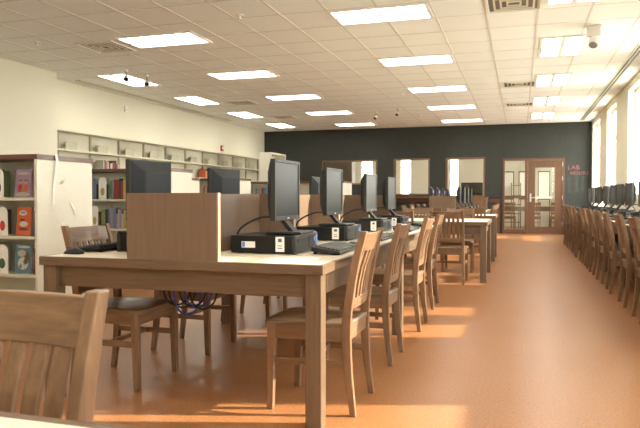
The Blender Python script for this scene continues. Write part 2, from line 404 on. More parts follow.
# chalk lettering on the dark wall
def text_mesh(name, body, size, x, z, m, parent):
    cu = bpy.data.curves.new(name, 'FONT'); cu.body = body; cu.size = size; cu.extrude = .0015; cu.space_character = 1.15
    ob = bpy.data.objects.new(name + '_curve', cu); col.objects.link(ob)
    bpy.context.view_layer.update()
    me = bpy.data.meshes.new_from_object(ob.evaluated_get(bpy.context.evaluated_depsgraph_get()))
    bpy.data.objects.remove(ob); me.materials.clear(); me.materials.append(m)
    o = bpy.data.objects.new(name, me); col.objects.link(o); o.parent = parent
    o.location = (x, -.002, z); o.rotation_euler = (PI/2, 0, 0); return o
t = thing('chalk_lettering', 'pink chalk words LAB HOURS on the dark wall beside the door', 'chalk writing', (0, YF, 0))
text_mesh('lettering', 'LAB', .17, 1.29, 1.855, M['chalkpink'], t); text_mesh('lettering', 'HOURS', .135, 1.36, 1.705, M['chalkpink'], t)
def scribble(label, cat, xs, z0, z1, n, m):
    t = thing('chalk_scribble', label, cat, (0, YF, 0)); s = MB(); rnd = random.Random(int(xs[0]*100))
    for x0 in xs:
        for k in range(n):
            z = z1 - (z1-z0)*k/n; w = .06 + .03*rnd.random()
            pts = [(x0, -.003, z), (x0+w*.5, -.003, z+.02*(rnd.random()-.3)), (x0+w, -.003, z-.01), (x0+w*.8, -.003, z-.04), (x0+.01, -.003, z-.05)]
            s.tube(pts, .0025, 5)
    s.build('chalk_stroke', m, t)
scribble('two columns of green chalk writing on the dark wall under the pink words', 'chalk writing', (1.50, 1.66), 1.2, 1.66, 6, M['chalkgreen'])
scribble('faint blue chalk column on the dark wall left of the green writing', 'chalk writing', (1.29,), 1.15, 1.62, 5, M['chalkblue'])

# ------------------------------------------------------------------ chair
def chair_proto():
    t = thing('wooden_chair', '', 'chair')
    prof = curve_pts([(-.225, 0), (-.198, .22), (-.188, .42), (-.200, .56), (-.232, .74), (-.275, .905)] and [(-.225, 0, 0), (-.198, 0, .22), (-.188, 0, .42), (-.200, 0, .56), (-.232, 0, .74), (-.275, 0, .905)], 5)
    def bx(z):
        for p, q in zip(prof, prof[1:]):
            if p[2] <= z <= q[2] + 1e-9: return p[0] + (q[0]-p[0])*(z-p[2])/(q[2]-p[2])
        return prof[-1][0]
    def depth(z): return .030 + .016*min(1, z/.35) - .012*max(0, (z-.5)/.4)
    for s in (-1, 1):
        secs = []
        for p in prof:
            d = depth(p[2])/2; yc = s*(.190 + .006*(1-min(1, p[2]/.42))); w = .015
            secs.append([(p[0]-d, yc-w, p[2]), (p[0]+d, yc-w, p[2]), (p[0]+d, yc+w, p[2]), (p[0]-d, yc+w, p[2])])
        MB().sweep(secs).build('back_post', M['oak_z'], t, .004, 2)
        l = MB(); yc = s*.205; xt, xb = .195, .205
        l.hexa([(xb-.016, yc-.016, 0), (xb+.016, yc-.016, 0), (xb+.016, yc+.016, 0), (xb-.016, yc+.016, 0)],
               [(xt-.021, yc-.021, .425), (xt+.021, yc-.021, .425), (xt+.021, yc+.021, .425), (xt-.021, yc+.021, .425)])
        l.build('front_leg', M['oak_z'], t, .003)
        MB().hexa([(-.17, s*.188-.010, .362), (.18, s*.203-.010, .362), (.18, s*.203+.010, .362), (-.17, s*.188+.010, .362)],
                  [(-.17, s*.188-.010, .424), (.18, s*.203-.010, .424), (.18, s*.203+.010, .424), (-.17, s*.188+.010, .424)]).build('seat_rail', M['oak_x'], t)
        MB().hexa([(-.185, s*.188-.009, .235), (.185, s*.203-.009, .235), (.185, s*.203+.009, .235), (-.185, s*.188+.009, .235)],
                  [(-.180, s*.188-.009, .268), (.185, s*.203-.009, .268), (.185, s*.203+.009, .268), (-.180, s*.188+.009, .268)]).build('stretcher', M['oak_x'], t, .003)
        for xx, yy in ((-.225, s*.196), (.205, s*.205)): MB().cyl((xx, yy, 0), .011, .006).build('foot_glide', M['silver'], t)
    MB().box((.188, -.186, .362), (.206, .186, .424)).build('seat_rail', M['oak_y'], t)
    MB().box((-.198, -.175, .362), (-.180, .175, .424)).build('seat_rail', M['oak_y'], t)
    MB().box((.0, -.188, .238), (.02, .188, .264)).build('stretcher', M['oak_y'], t, .003)
    # saddle seat
    n = 12; vs = []; fs = []
    def outline(u, v):
        half = .196 + .030*u; X = -.205 + .445*u; Y = half*(2*v-1)
        e = max(0, abs(2*v-1)-.75)/.25; X -= .022*e*e if u > .85 else 0
        X += .012*(1-(2*v-1)**2) if u > .9 else 0
        return X, Y
    for i in range(n+1):
        for k in range(n+1):
            u, v = i/n, k/n; X, Y = outline(u, v)
            ed = min(1, min(u, 1-u, v, 1-v)*7)
            dish = .012*math.exp(-((u-.42)/.28)**2)*(math.exp(-((v-.28)/.16)**2)+math.exp(-((v-.72)/.16)**2))
            vs.append((X, Y, .446 + .006*ed - dish*ed))
    m_ = (n+1)**2
    for i in range(n+1):
        for k in range(n+1):
            X, Y = outline(i/n, k/n); vs.append((X, Y, .425))
    idx = lambda i, k, o=0: o + i*(n+1) + k
    for i in range(n):
        for k in range(n):
            fs.append((idx(i,k), idx(i+1,k), idx(i+1,k+1), idx(i,k+1))); fs.append((idx(i,k,m_), idx(i,k+1,m_), idx(i+1,k+1,m_), idx(i+1,k,m_)))
    for i in range(n):
        fs.append((idx(i,0), idx(i,0,m_), idx(i+1,0,m_), idx(i+1,0))); fs.append((idx(i,n), idx(i+1,n), idx(i+1,n,m_), idx(i,n,m_)))
        fs.append((idx(0,i), idx(0,i+1), idx(0,i+1,m_), idx(0,i,m_))); fs.append((idx(n,i), idx(n,i,m_), idx(n,i+1,m_), idx(n,i+1)))
    st = MB().add(vs, fs).build('seat', M['seat'], t)
    for p in st.data.polygons: p.use_smooth = p.normal.z > .7
    def rail(name, z0, z1, th, bow, arch=0.0):
        secs = []
        for k in range(11):
            yy = -.176 + .352*k/10; q = 1-(yy/.176)**2; b_ = bow*q
            zt = z1 + arch*q
            secs.append([(bx(z0)-th/2-b_, yy, z0), (bx(z0)+th/2-b_, yy, z0), (bx(zt)+th/2-b_, yy, zt), (bx(zt)-th/2-b_, yy, zt)])
        return MB().sweep(secs).build(name, M['oak_y'], t, .003)
    rail('top_rail', .805, .893, .020, .022); rail('lower_rail', .515, .568, .018, .012)
    for k in range(6):
        yy = -.1325 + .053*k; q = 1-(yy/.176)**2; secs = []
        for z in (.560, .64, .72, .81):
            xc = bx(z) - q*(.012 + .010*(z-.56)/.25) + .006*math.sin((z-.56)/.25*PI)
            secs.append([(xc-.006, yy-.0165, z), (xc+.006, yy-.0165, z), (xc+.006, yy+.0165, z), (xc-.006, yy+.0165, z)])
        MB().sweep(secs).build('slat', M['oak_z'], t, .002)
    return t
CH = chair_proto(); uc = []
def chair(x, y, rz, label, group=None): return place(CH, uc, (x, y, 0), rz, label, group)
j_ = random.Random(3)
chair(-.905, .70, -PI/2, 'wooden chair in the bottom left corner, pushed against the cream table edge')
for k, yy in enumerate((3.23, 4.21, 5.31, 6.36)):
    chair(-.992 + .012*k*(-1)**k*.5, yy, PI + .02*(j_.random()-.5), 'aisle-side wooden chair of the near computer table, %s from its near end' % ORD[k], 'aisle chairs of the near computer table')
for k, yy in enumerate((3.29, 4.14, 5.24, 6.2)):
    chair(-2.215, yy, .012*(j_.random()-.5), 'bookcase-side wooden chair of the near computer table, %s from its near end' % ORD[k], 'bookcase side chairs of the near computer table')
for k, xx in enumerate((-1.46, -.85)):
    chair(xx, 8.22, PI/2, ('wooden chair seen from behind at the nearer plain table, left of the pair', 'wooden chair seen from behind at the nearer plain table, beside its aisle end')[k], 'chairs at the nearer plain table')
for k, xx in enumerate((-1.46, -.85)):
    chair(xx, 9.55, -PI/2, ('wooden chair on the far side of the nearer plain table, left of the pair', 'wooden chair on the far side of the nearer plain table, beside its aisle end')[k], 'chairs at the nearer plain table')
for k, xx in enumerate((-1.43, -.73)):
    chair(xx, 10.95, PI/2, ('wooden chair seen from behind at the farther plain table, left of the pair', 'wooden chair seen from behind at the farther plain table, beside its aisle end')[k], 'chairs at the farther plain table')
for k, yy in enumerate((13.35, 14.4, 15.4, 16.35)):
    chair(-.78, yy, PI, 'aisle-side wooden chair of the far computer table, %s from its near end' % ORD[k], 'chairs of the far computer table')
for k, yy in enumerate((13.35, 14.4, 15.4, 16.35)):
    chair(-2.045, yy, 0, 'left-side wooden chair of the far computer table, %s from its near end' % ORD[k], 'chairs of the far computer table')
RY = (5.1, 6.15, 7.0, 7.95, 8.85, 9.75, 10.55, 11.45, 12.4, 13.4, 14.45, 15.5)
for k, yy in enumerate(RY):
    chair(1.19 + .03*(j_.random()-.5), yy, .08*(j_.random()-.5), 'wooden chair in the row along the window counter, %s from the near end' % ORD[k], 'chairs along the window counter')

# ------------------------------------------------------------------ tables
def table(name, label, x0, x1, y0, y1, div_ys=None, legs_y=None, cat='table'):
    t = thing(name, label, cat, ((x0+x1)/2, (y0+y1)/2, 0)); hx, hy = (x1-x0)/2, (y1-y0)/2
    MB().box((-hx+.02, -hy+.02, .725), (hx-.02, hy-.02, .76)).build('tabletop', M['laminate'], t)
    for p, q, ax in (((-hx, -hy, .714), (hx, -hy+.02, .7605), 'x'), ((-hx, hy-.02, .714), (hx, hy, .7605), 'x'),
                     ((-hx, -hy+.02, .714), (-hx+.02, hy-.02, .7605), 'y'), ((hx-.02, -hy+.02, .714), (hx, hy-.02, .7605), 'y')):
        MB().box(p, q).build('edge_band', M['table_'+ax], t, .003)
    ly = legs_y or (-hy+.055, hy-.055)
    for yy in ly:
        for xx in (-hx+.052, hx-.052):
            MB().box((xx-.039, yy-.039, 0), (xx+.039, yy+.039, .714)).build('leg', M['table_z'], t, .004)
    for yy in (-hy+.06, hy-.06): MB().box((-hx+.09, yy-.011, .603), (hx-.09, yy+.011, .714)).build('apron', M['table_x'], t)
    for xx in (-hx+.06, hx-.06):
        for ya, yb in zip(ly, ly[1:]): MB().box((xx-.011, ya+.039, .603), (xx+.011, yb-.039, .714)).build('apron', M['table_y'], t)
    if div_ys:
        cy = (y0+y1)/2
        for d in div_ys:
            p = MB().box((-.252, d-cy, .7605), (.244, d-cy+.024, 1.09)).build('divider_panel', M['div_z'], t)
            MB().box((.244, d-cy, .7605), (.252, d-cy+.024, 1.09)).build('edge_strip', M['edgewood'], p)
        for a_, b_ in zip(div_ys, div_ys[1:]):
            MB().box((-.012, a_-cy+.024, .7605), (.012, b_-cy, 1.088)).build('divider_panel', M['div_z'], t)
    return t
TX0, TX1 = -2.405, -.85
D1 = (2.80, 3.89, 4.96, 6.03, 7.08)
table('computer_table', 'long wooden computer table with cream top and brown dividers, nearest one', TX0, TX1, 2.79, 7.13, D1, (-2.115, 0, 2.115))
D2 = (12.75, 13.8, 14.85, 15.9, 16.9)
table('computer_table', 'far computer table with wooden dividers in front of the dark back wall', -2.24, -.66, 12.74, 16.95, D2, (-2.05, 0, 2.05))
table('reading_table', 'nearer plain wooden table with bright cream top, standing in the aisle side', -2.25, -.38, 8.24, 9.5)
table('reading_table', 'farther plain wooden table with cream top, behind the nearer plain one', -2.1, -.38, 11.05, 12.0)
table('reading_table', 'cream table corner at the bottom edge of the photo', -2.1, -.36, -.75, .75)
CB = (4.55, 6.57, 8.4, 10.15, 11.92, 13.92, 16.7)
for k in range(6):
    table('counter_table', 'wooden counter table under the tall windows, %s from the near end' % ORD[k], 1.12, 1.88, CB[k], CB[k+1]-.004).__setitem__('group', 'counter tables under the windows')

# ------------------------------------------------------------------ computers
def monitor_proto():
    t = thing('monitor', '', 'computer monitor')
    MB().box((-.09, -.12, 0), (.12, .12, .014)).build('stand_base', M['greyplastic'], t, .005)
    nk = MB(); 
    secs = []
    for (x_, z_, th) in ((.03, .012, .035), (-.005, .05, .030), (-.045, .10, .030), (-.055, .20, .03)):
        secs.append([(x_-th/2, -.035, z_), (x_+th/2, -.035, z_), (x_+th/2, .035, z_), (x_-th/2, .035, z_)])
    nk.sweep(secs).build('stand_neck', M['black'], t, .004)
    W, z0, z1 = .19, .075, .415
    f = MB(); r = .019
    f.box((-.03, -W, z0), (.0, -W+r, z1)).box((-.03, W-r, z0), (.0, W, z1)).box((-.03, -W+r, z1-r), (.0, W-r, z1)).box((-.03, -W+r, z0), (.0, W-r, z0+.024))
    bz = f.build('bezel', M['greyplastic'], t, .003)
    MB().box((-.001, -.013, z0+.008), (.0015, .013, z0+.016)).build('badge', M['silver'], bz)
    MB().box((-.029, -W+r, z0+.024), (-.005, W-r, z1-r)).build('screen', M['screen'], t)
    a, b_ = W-.002, .115
    bk = MB().hexa([(-.078, -b_, z0+.075), (-.078, b_, z0+.075), (-.030, a, z0+.003), (-.030, -a, z0+.003)],
                   [(-.078, -b_, z1-.07), (-.078, b_, z1-.07), (-.030, a, z1-.003), (-.030, -a, z1-.003)])
    bk.build('back_cover', M['backplastic'], t, .006)
    c = MB().tube(curve_pts([(-.07, -.05, .095), (-.14, -.07, .09), (-.225, -.09, .05), (-.268, -.10, -.0), (-.275, -.10, -.094)], 6), .006, 8)
    c.build('power_cable', M['cable'], t, smooth=True)
    return t
def computer_proto():
    t = thing('desktop_computer', '', 'computer')
    MB().box((-.18, -.2, .004), (.175, .2, .098)).build('case', M['case'], t, .004)
    p = MB().box((.175, -.2, .002), (.198, .2, .102)).build('front_panel', M['greyplastic'], t, .005)
    MB().box((.198, -.17, .062), (.2005, -.02, .082)).build('disc_drive', M['black'], p)
    MB().box((.198, .03, .02), (.2003, .115, .085)).build('vent_grille', M['black'], p)
    MB().box((.198, .15, .03), (.2006, .185, .09)).build('badge', M['bluesticker'], p)
    MB().box((.198, .125, .055), (.2006, .14, .08)).build('power_button', M['silver'], p)
    l = MB().box((.085, -.2015, .012), (.135, -.2002, .094)).build('asset_label', M['sticker'], t); l['label'] = 'white paper label'
    MB().box((.099, -.2022, .066), (.121, -.2016, .084)).box((.097, -.2022, .030), (.123, -.2016, .034)).box((.097, -.2022, .044), (.121, -.2016, .047)).build('label_print', M['ink'], l)
    l = MB().box((-.115, -.2015, .032), (-.035, -.2002, .066)).build('serial_sticker', M['sticker'], t)
    MB().box((-.112, -.2022, .035), (-.095, -.2016, .063)).build('sticker_print', M['bluesticker'], l)
    for xx in (-.15, .13):
        MB().box((xx, -.17, 0), (xx+.03, .17, .004)).build('foot', M['black'], t)
    return t
def keyboard_proto():
    t = thing('keyboard', '', 'keyboard')
    MB().hexa([(-.08, -.225, .017), (.08, -.225, .001), (.08, .225, .001), (-.08, .225, .017)], [(-.08, -.225, .042), (.08, -.225, .018), (.08, .225, .018), (-.08, .225, .042)]).build('keyboard_body', M['black'], t, .004)
    k = MB(); tilt = Matrix.Translation((0, 0, .0295)) @ Matrix.Rotation(math.radians(8.5), 4, 'Y')
    for r in range(6):
        yy = -.212
        while yy < .205:
            w = .017
            if r == 5 and -.10 < yy < -.02: w = .09
            if not (.075 < yy < .085 or .135 < yy < .145):
                x_ = -.064 + .0235*r
                k.box((x_, yy, 0), (x_+.018, min(yy+w, .212), .009), tilt)
            yy += w + .003
    k.build('keys', M['key'], t)
    for yy in (-.2, .19): MB().box((-.075, yy, 0), (-.06, yy+.02, .018)).build('foot', M['black'], t)
    return t
def mouse_proto():
    t = thing('mouse', '', 'computer mouse'); s = MB(); secs = []
    for (x_, w, hh) in ((-.055, .018, .012), (-.045, .028, .024), (-.015, .032, .034), (.02, .030, .030), (.045, .026, .018), (.055, .016, .010)):
        secs.append([(x_, w*math.cos(a), max(0, hh*math.sin(a))) for a in [PI*k/8 for k in range(9)]])
    s.sweep(secs).build('mouse_body', M['black'], t, smooth=True)
    MB().box((.02, -.003, .028), (.038, .003, .034)).build('scroll_wheel', M['greyplastic'], t)
    return t
MO, PC, KB, MS = monitor_proto(), computer_proto(), keyboard_proto(), mouse_proto()
um, up, uk, ums = [], [], [], []
def station(xc, yc, facing, where, pcx=0.0, rot=0.0, kb=(0, 0, 0), gr='', mtx=(0, 0)):
    """facing +1: user sits on the +X side"""
    rz = 0 if facing > 0 else PI; s = facing
    place(PC, up, (xc + s*pcx, yc, .761), rz, 'black flat desktop computer, ' + where, 'desktop computers ' + gr)
    mo = place(MO, um, (xc + s*(.05+mtx[0]), yc + mtx[1], .864), rz + rot, 'black flat monitor, ' + where, 'monitors ' + gr)
    place(KB, uk, (xc + s*.355 + kb[0], yc + .06*s + kb[1], .7612), rz + kb[2], 'black keyboard, ' + where, 'keyboards ' + gr)
    place(MS, ums, (xc + s*.37, yc + s*.40, .7612), rz, 'black mouse, ' + where, 'mice ' + gr)
    return mo
Y1 = (3.46, 4.56, 5.79, 6.77)
for k, yy in enumerate(Y1):
    station(-1.345, yy, 1, 'aisle side of near computer table, %s from its near end' % ORD[k], mtx=((.035, 0), (.0, 0), (0, 0), (0, 0))[k], rot=(-.03, -.04, -.03, -.02)[k], gr='on the aisle side of the near table')
YL1 = (3.36, 4.47, 5.45, 6.5)
for k, yy in enumerate(YL1):
    station(-1.95, yy, -1, 'bookcase side of near computer table, %s from its near end' % ORD[k], rot=(-.10, -.16, 0, .05)[k], gr='on the bookcase side of the near table', mtx=(.055 if k == 0 else .115 if k == 1 else .05, -.09), pcx=(.04, .08, .04, .04)[k], kb=((-.01, 0, 0), (-.02, .36, 0), (-.01, 0, 0), (-.01, 0, 0))[k])
for k, yy in enumerate((13.3, 14.35, 15.4, 16.4)):
    station(-1.19, yy, 1, 'aisle side of far computer table, %s from its near end' % ORD[k], gr='on the aisle side of the far table')
for k, yy in enumerate((13.3, 14.35, 15.4, 16.4)):
    mo = station(-1.72, yy, -1, 'left side of far computer table, %s from its near end' % ORD[k], gr='on the left side of the far table')
    p = MB().box((-.0805, -.09, .29), (-.0785, .09, .345)).build('sticker', M['purple'], mo); p['label'] = 'purple sticker on the back'
    mo['label'] = 'black monitor with purple sticker, left side of far computer table, %s from its near end' % ORD[k]
RM = (5.25, 6.25, 7.3, 8.35, 9.4, 10.55, 11.5, 12.3, 13.3, 14.4, 15.4, 16.2)
for k, yy in enumerate(RM):
    s = -1
    place(PC, up, (1.57, yy, .761), PI, 'black desktop computer on the window counter, %s from the near end' % ORD[k], 'desktop computers on the window counter')
    place(MO, um, (1.54, yy, .864), PI + .09, 'black monitor on the window counter, %s from the near end' % ORD[k], 'monitors on the window counter')
    place(KB, uk, (1.25, yy, .7612), PI, 'black keyboard on the window counter, %s from the near end' % ORD[k], 'keyboards on the window counter')

# hanging cables under the near table
t = thing('cable_bundle', 'tangle of black and blue cables hanging under the near computer table', 'cables', (-1.86, 3.3, 0))
rr = random.Random(11)
for k in range(6):
    x_ = -.10 + .034*k; d = .16 + .12*rr.random()
    c = MB().tube(curve_pts([(x_, -.02*k, .713), (x_-.01, -.02, .66), (x_+.0, 0, .64-d*.7), (x_+.07, .02, .66-d), (x_+.14, .03, .64-d*.6), (x_+.13, .04, .713)], 6), .0055, 7)
    c.build('cable', M['bluecable'] if k in (2, 4) else M['cable'], t, smooth=True)
MB().box((.10, -.05, .53), (.17, -.01, .59)).build('plug', M['bluecable'], t, .008)

# ------------------------------------------------------------------ bookcases
BOOKC = [(0.55,0.11,0.03),(0.05,0.09,0.19),(0.42,0.33,0.10),(0.07,0.15,0.08),(0.42,0.39,0.33),(0.22,0.035,0.035),(0.10,0.20,0.25),(0.035,0.035,0.04),(0.55,0.53,0.49),(0.16,0.09,0.05),(0.30,0.20,0.30),(0.22,0.27,0.10)]
BNAME = ['orange','navy','yellow','dark green','beige','dark red','teal','black','white','brown','mauve','olive']
for i, c in enumerate(BOOKC): M['book%d' % i] = mat('book_cover_%s' % BNAME[i].replace(' ', '_'), c, 0.45)
M['bookskin'] = mat('printed_tan', (0.45, 0.27, 0.16), .5)
M['pages'] = mat('page_edges', (0.7, 0.66, 0.55), 0.8)
def bookcase(label, x0, x1, y0, y1, h, shelves, ymid=True):
    """double-sided range along X; the tall cream end panel faces +X"""
    t = thing('bookcase', label, 'bookcase', ((x0+x1)/2, (y0+y1)/2, 0), 0, 'double sided bookcases'); hx, hy = (x1-x0)/2, (y1-y0)/2
    MB().box((-hx-.01, -hy-.012, h-.045), (hx+.012, hy+.012, h)).build('bookcase_top', M['darkwood'], t, .003)
    MB().box((hx-.03, -hy, 0), (hx, hy, h-.045)).build('end_panel', M['endpanel'], t, .002)
    MB().box((-hx, -hy, 0), (-hx+.03, hy, h-.045)).build('end_panel', M['endpanel'], t, .002)
    MB().box((-hx+.03, -.012, .08), (hx-.03, .012, h-.045)).build('back_panel', M['metalwhite'], t)
    MB().box((-hx+.03, -hy+.02, 0), (hx-.03, hy-.02, .07)).build('plinth', M['metalwhite'], t)
    for z in shelves:
        for s in (-1, 1):
            MB().box((-hx+.031, min(s*.013, s*hy), z-.028), (hx-.031, max(s*.013, s*(hy-.01)), z)).build('shelf', M['metalwhite'], t, .002)
    return t
bk_n = {}
def book(x, y, z, w, hgt, d, ci, label, group, lean=0.0, front=-1):
    """spine faces -Y; (x, y) is the lower front left corner"""
    t = thing('book', label, 'book', (x, y, z), 0, group); t.rotation_euler = (0, lean, 0)
    MB().box((0, 0, 0), (.003, d, hgt)).box((w-.003, 0, 0), (w, d, hgt)).box((.003, 0, 0), (w-.003, .004, hgt)).build('cover', M['book%d' % ci], t)
    MB().box((.003, .004, .004), (w-.003, d-.004, hgt-.004)).build('pages', M['pages'], t)
    return t
def support(x, y, z, w, hgt, label, m=None, group='arched book supports'):
    t = thing('book_support', label, 'book support', (x, y, z), 0, group)
    n = 10; r = w/2
    ring = [(-r, 0), (r, 0)] + [(r*math.cos(PI*k/n), hgt-r+r*math.sin(PI*k/n)) for k in range(n+1)]
    MB().sweep([[(p[0], 0, p[1]) for p in ring], [(p[0], .006, p[1]) for p in ring]]).build('plate', M['white'], t)
    MB().box((-r, .006, 0), (r, .12, .003)).build('foot', M['white'], t)
    if m:
        ov = [(.27*w*math.cos(2*PI*k/14), hgt*.34 + .18*hgt*math.sin(2*PI*k/14)) for k in range(14)]
        MB().sweep([[(p[0], -.001, p[1]) for p in ov], [(p[0], .0, p[1]) for p in ov]]).build('emblem', m, t)
    return t
# A: nearest range, left edge of the picture
AX, AY0, AY1 = -4.08, 4.72, 5.49
SA = (.06, .375, .72, 1.065)
bookcase('tall cream bookcase with dark wooden top at the left edge, nearest of the bookcases', -6.6, AX, AY0, AY1, 1.45, SA)
def face_out(x, y, z, w, hgt, ci, label, art):
    t = thing('picture_book', label, 'book', (x, y, z+.0025), 0, 'picture books facing out on the near bookcase'); t.rotation_euler = (-.10, 0, 0)
    MB().box((0, 0, 0), (w, .004, hgt)).box((0, .016, 0), (w, .020, hgt)).build('cover', M['book%d' % ci], t)
    MB().box((.003, .004, .003), (w-.003, .016, hgt-.003)).build('pages', M['pages'], t)
    a_ = MB()
    for (u, v, ru, rv, m) in art:
        ov = [(w*(u+ru*math.cos(2*PI*k/12)), hgt*(v+rv*math.sin(2*PI*k/12))) for k in range(12)]
        MB().sweep([[(p[0], -.0012, p[1]) for p in ov], [(p[0], -.0002, p[1]) for p in ov]]).build('cover_art', m, t)
    return t
yb = AY0 + .05
face_out(-4.37, yb, 1.066, .17, .25, 10, 'pink and mauve picture book facing out on the top shelf of the near bookcase', [(.5, .10, .46, .08, M['book4']), (.33, .33, .15, .15, M['red']), (.68, .33, .15, .15, M['book0']), (.33, .54, .11, .075, M['bookskin']), (.68, .54, .11, .075, M['bookskin']), (.5, .26, .12, .08, M['book11']), (.33, .60, .12, .04, M['book9']), (.68, .60, .12, .04, M['book5']), (.5, .86, .40, .05, M['book4'])])
face_out(-4.36, yb, .721, .155, .255, 0, 'orange picture book facing out on the middle shelf of the near bookcase', [(.42, .80, .30, .10, M['book8']), (.42, .81, .20, .02, M['book7']), (.50, .40, .30, .10, M['book8']), (.50, .22, .36, .05, M['book5']), (.40, .55, .18, .03, M['book7'])])
face_out(-4.38, yb, .376, .175, .26, 6, 'teal and white picture book facing out on the low shelf of the near bookcase', [(.5, .35, .34, .22, M['book8']), (.38, .70, .28, .12, M['book4']), (.72, .55, .14, .22, M['book9']), (.35, .25, .1, .1, M['book7']), (.6, .40, .09, .12, M['book3']), (.5, .92, .4, .04, M['book8'])])
support(-4.53, AY0+.03, 1.066, .11, .26, 'white arched book support with dark oval on the top shelf of the near bookcase', M['book7'])
support(-4.49, AY0+.03, .721, .11, .26, 'white arched book support with red oval on the middle shelf of the near bookcase', M['red'])
support(-4.50, AY0+.03, .376, .13, .265, 'white arched book support with green oval on the low shelf of the near bookcase', M['book3'])
rb = random.Random(5)
def fill(x0, x1, y, z, hmin, hmax, shelf_txt, group, d=.19, wmin=.012, wmax=.04, from_right=True):
    x = x1; k = 0
    while True:
        w = rb.uniform(wmin, wmax)
        if x - w < x0: break
        ci = rb.randrange(len(BOOKC)); x -= w + .0012
        k += 1
        book(x, y + rb.uniform(0, .02), z, w, rb.uniform(hmin, hmax), d, ci, '%s book, %s from the %s' % (BNAME[ci], ORD[k-1], shelf_txt), group)
for z, nm in ((1.066, 'top'), (.721, 'middle'), (.376, 'low')):
    fill(-5.0, -4.60, AY0+.05, z, .20, .27, 'right, left of arched support, %s shelf, near bookcase' % nm, 'upright books on the near bookcase')
    fill(-4.195, -4.125, AY0+.06, z, .20, .26, 'right, between picture book and end panel, %s shelf' % nm, 'upright books on the near bookcase', wmin=.018, wmax=.03)
# paper curls stuck on the cream end panel
def ribbon(label, pts, w):
    s = MB(); secs = []
    for p in pts: secs.append([(p[0], p[1]-w/2, p[2]), (p[0]+.001, p[1]-w/2, p[2]), (p[0]+.001, p[1]+w/2, p[2]), (p[0], p[1]+w/2, p[2])])
    tag(s.sweep(secs).build('paper_strip', M['paper'], None), label, 'paper strip', 'white paper strips stuck on the end panel')
X_ = AX + .004
ribbon('long white paper strip hanging from the wooden top down the cream end panel', [(AX+.018, 4.95, 1.458), (AX+.03, 4.95, 1.40), (X_+.02, 4.94, 1.30), (X_, 4.93, 1.15), (X_+.004, 4.92, 1.0)], .035)
ribbon('short white paper curl in the middle of the cream end panel', [(X_, 5.02, 1.19), (X_+.02, 5.03, 1.21), (X_+.022, 5.05, 1.22), (X_, 5.06, 1.235)], .04)
ribbon('slanting white paper strip on the right half of the cream end panel', [(X_, 5.24, .88), (X_+.012, 5.20, .95), (X_, 5.16, 1.02)], .03)
ribbon('small white paper tab low on the cream end panel', [(X_, 5.03, .76), (X_+.018, 5.04, .78), (X_, 5.05, .83)], .04)
# B .. E ranges behind
def stocked(label, nm, x0, x1, y0, y1, h, shelves, fills):
    bookcase(label, x0, x1, y0, y1, h, shelves)
    for (a_, b_, z, hmin, hmax, tx) in fills:
        fill(a_, b_, y0+.05, z+.001, hmin, hmax, tx, 'books on the %s bookcase' % nm, wmin=.022, wmax=.05)
stocked('second cream bookcase, its end panel just right of the nearest left monitor', 'second', -6.9, -4.36, 7.50, 8.06, 1.45, (.06, .24, .64, 1.04),
        [(-5.92, -5.50, 1.04, .20, .29, 'right, left of arched support, upper shelf, second bookcase'), (-5.36, -5.0, 1.04, .24, .28, 'right end, right of arched support, upper shelf, second bookcase'),
         (-5.95, -5.62, .64, .20, .29, 'right, left of arched support, second shelf, second bookcase'), (-5.50, -5.1, .64, .20, .30, 'right end, right of arched support, second shelf, second bookcase')])
support(-5.43, 7.53, 1.041, .12, .30, 'white arched book support with yellow oval on the upper shelf of the second bookcase', M['book2'])
support(-5.56, 7.53, .641, .11, .31, 'white arched book support with yellow oval on the second shelf of the second bookcase', M['book2'])
stocked('third cream bookcase, half hidden behind the second bookcase end panel', 'third', -6.9, -5.37, 9.45, 10.2, 1.40, (.06, .38, .72, 1.04), [])
stocked('fourth cream bookcase, its end panel right of the second left monitor', 'fourth', -6.9, -5.43, 11.8, 12.6, 1.45, (.06, .38, .72, 1.06),
        [(-6.2, -5.5, 1.06, .20, .28, 'end panel, upper shelf, fourth bookcase')])
stocked('long cream bookcase farthest back, end panel in front of the wooden framed windows', 'far', -6.5, -4.0, 14.8, 15.6, 1.45, (.06, .38, .72, 1.06),
        [(-6.3, -6.05, 1.06, .2, .28, 'right, upper shelf, farthest bookcase')])
# tall free standing unit
t = thing('tall_bookcase', 'tall cream bookcase by the dark back wall, open towards the room', 'bookcase', (-6.43, 16.45, 0))
MB().box((-.17, -.55, 0), (.17, -.52, 2.25)).build('end_panel', M['endpanel'], t); MB().box((-.17, .52, 0), (.17, .55, 2.25)).build('end_panel', M['endpanel'], t)
MB().box((-.17, -.52, 0), (-.15, .52, 2.25)).build('back_panel', M['endpanel'], t); MB().box((-.15, -.52, 2.21), (.17, .52, 2.25)).build('top_panel', M['endpanel'], t)
for z in (.08, .45, .8, 1.15, 1.5, 1.85): MB().box((-.15, -.52, z-.03), (.16, .52, z)).build('shelf', M['metalwhite'], t)
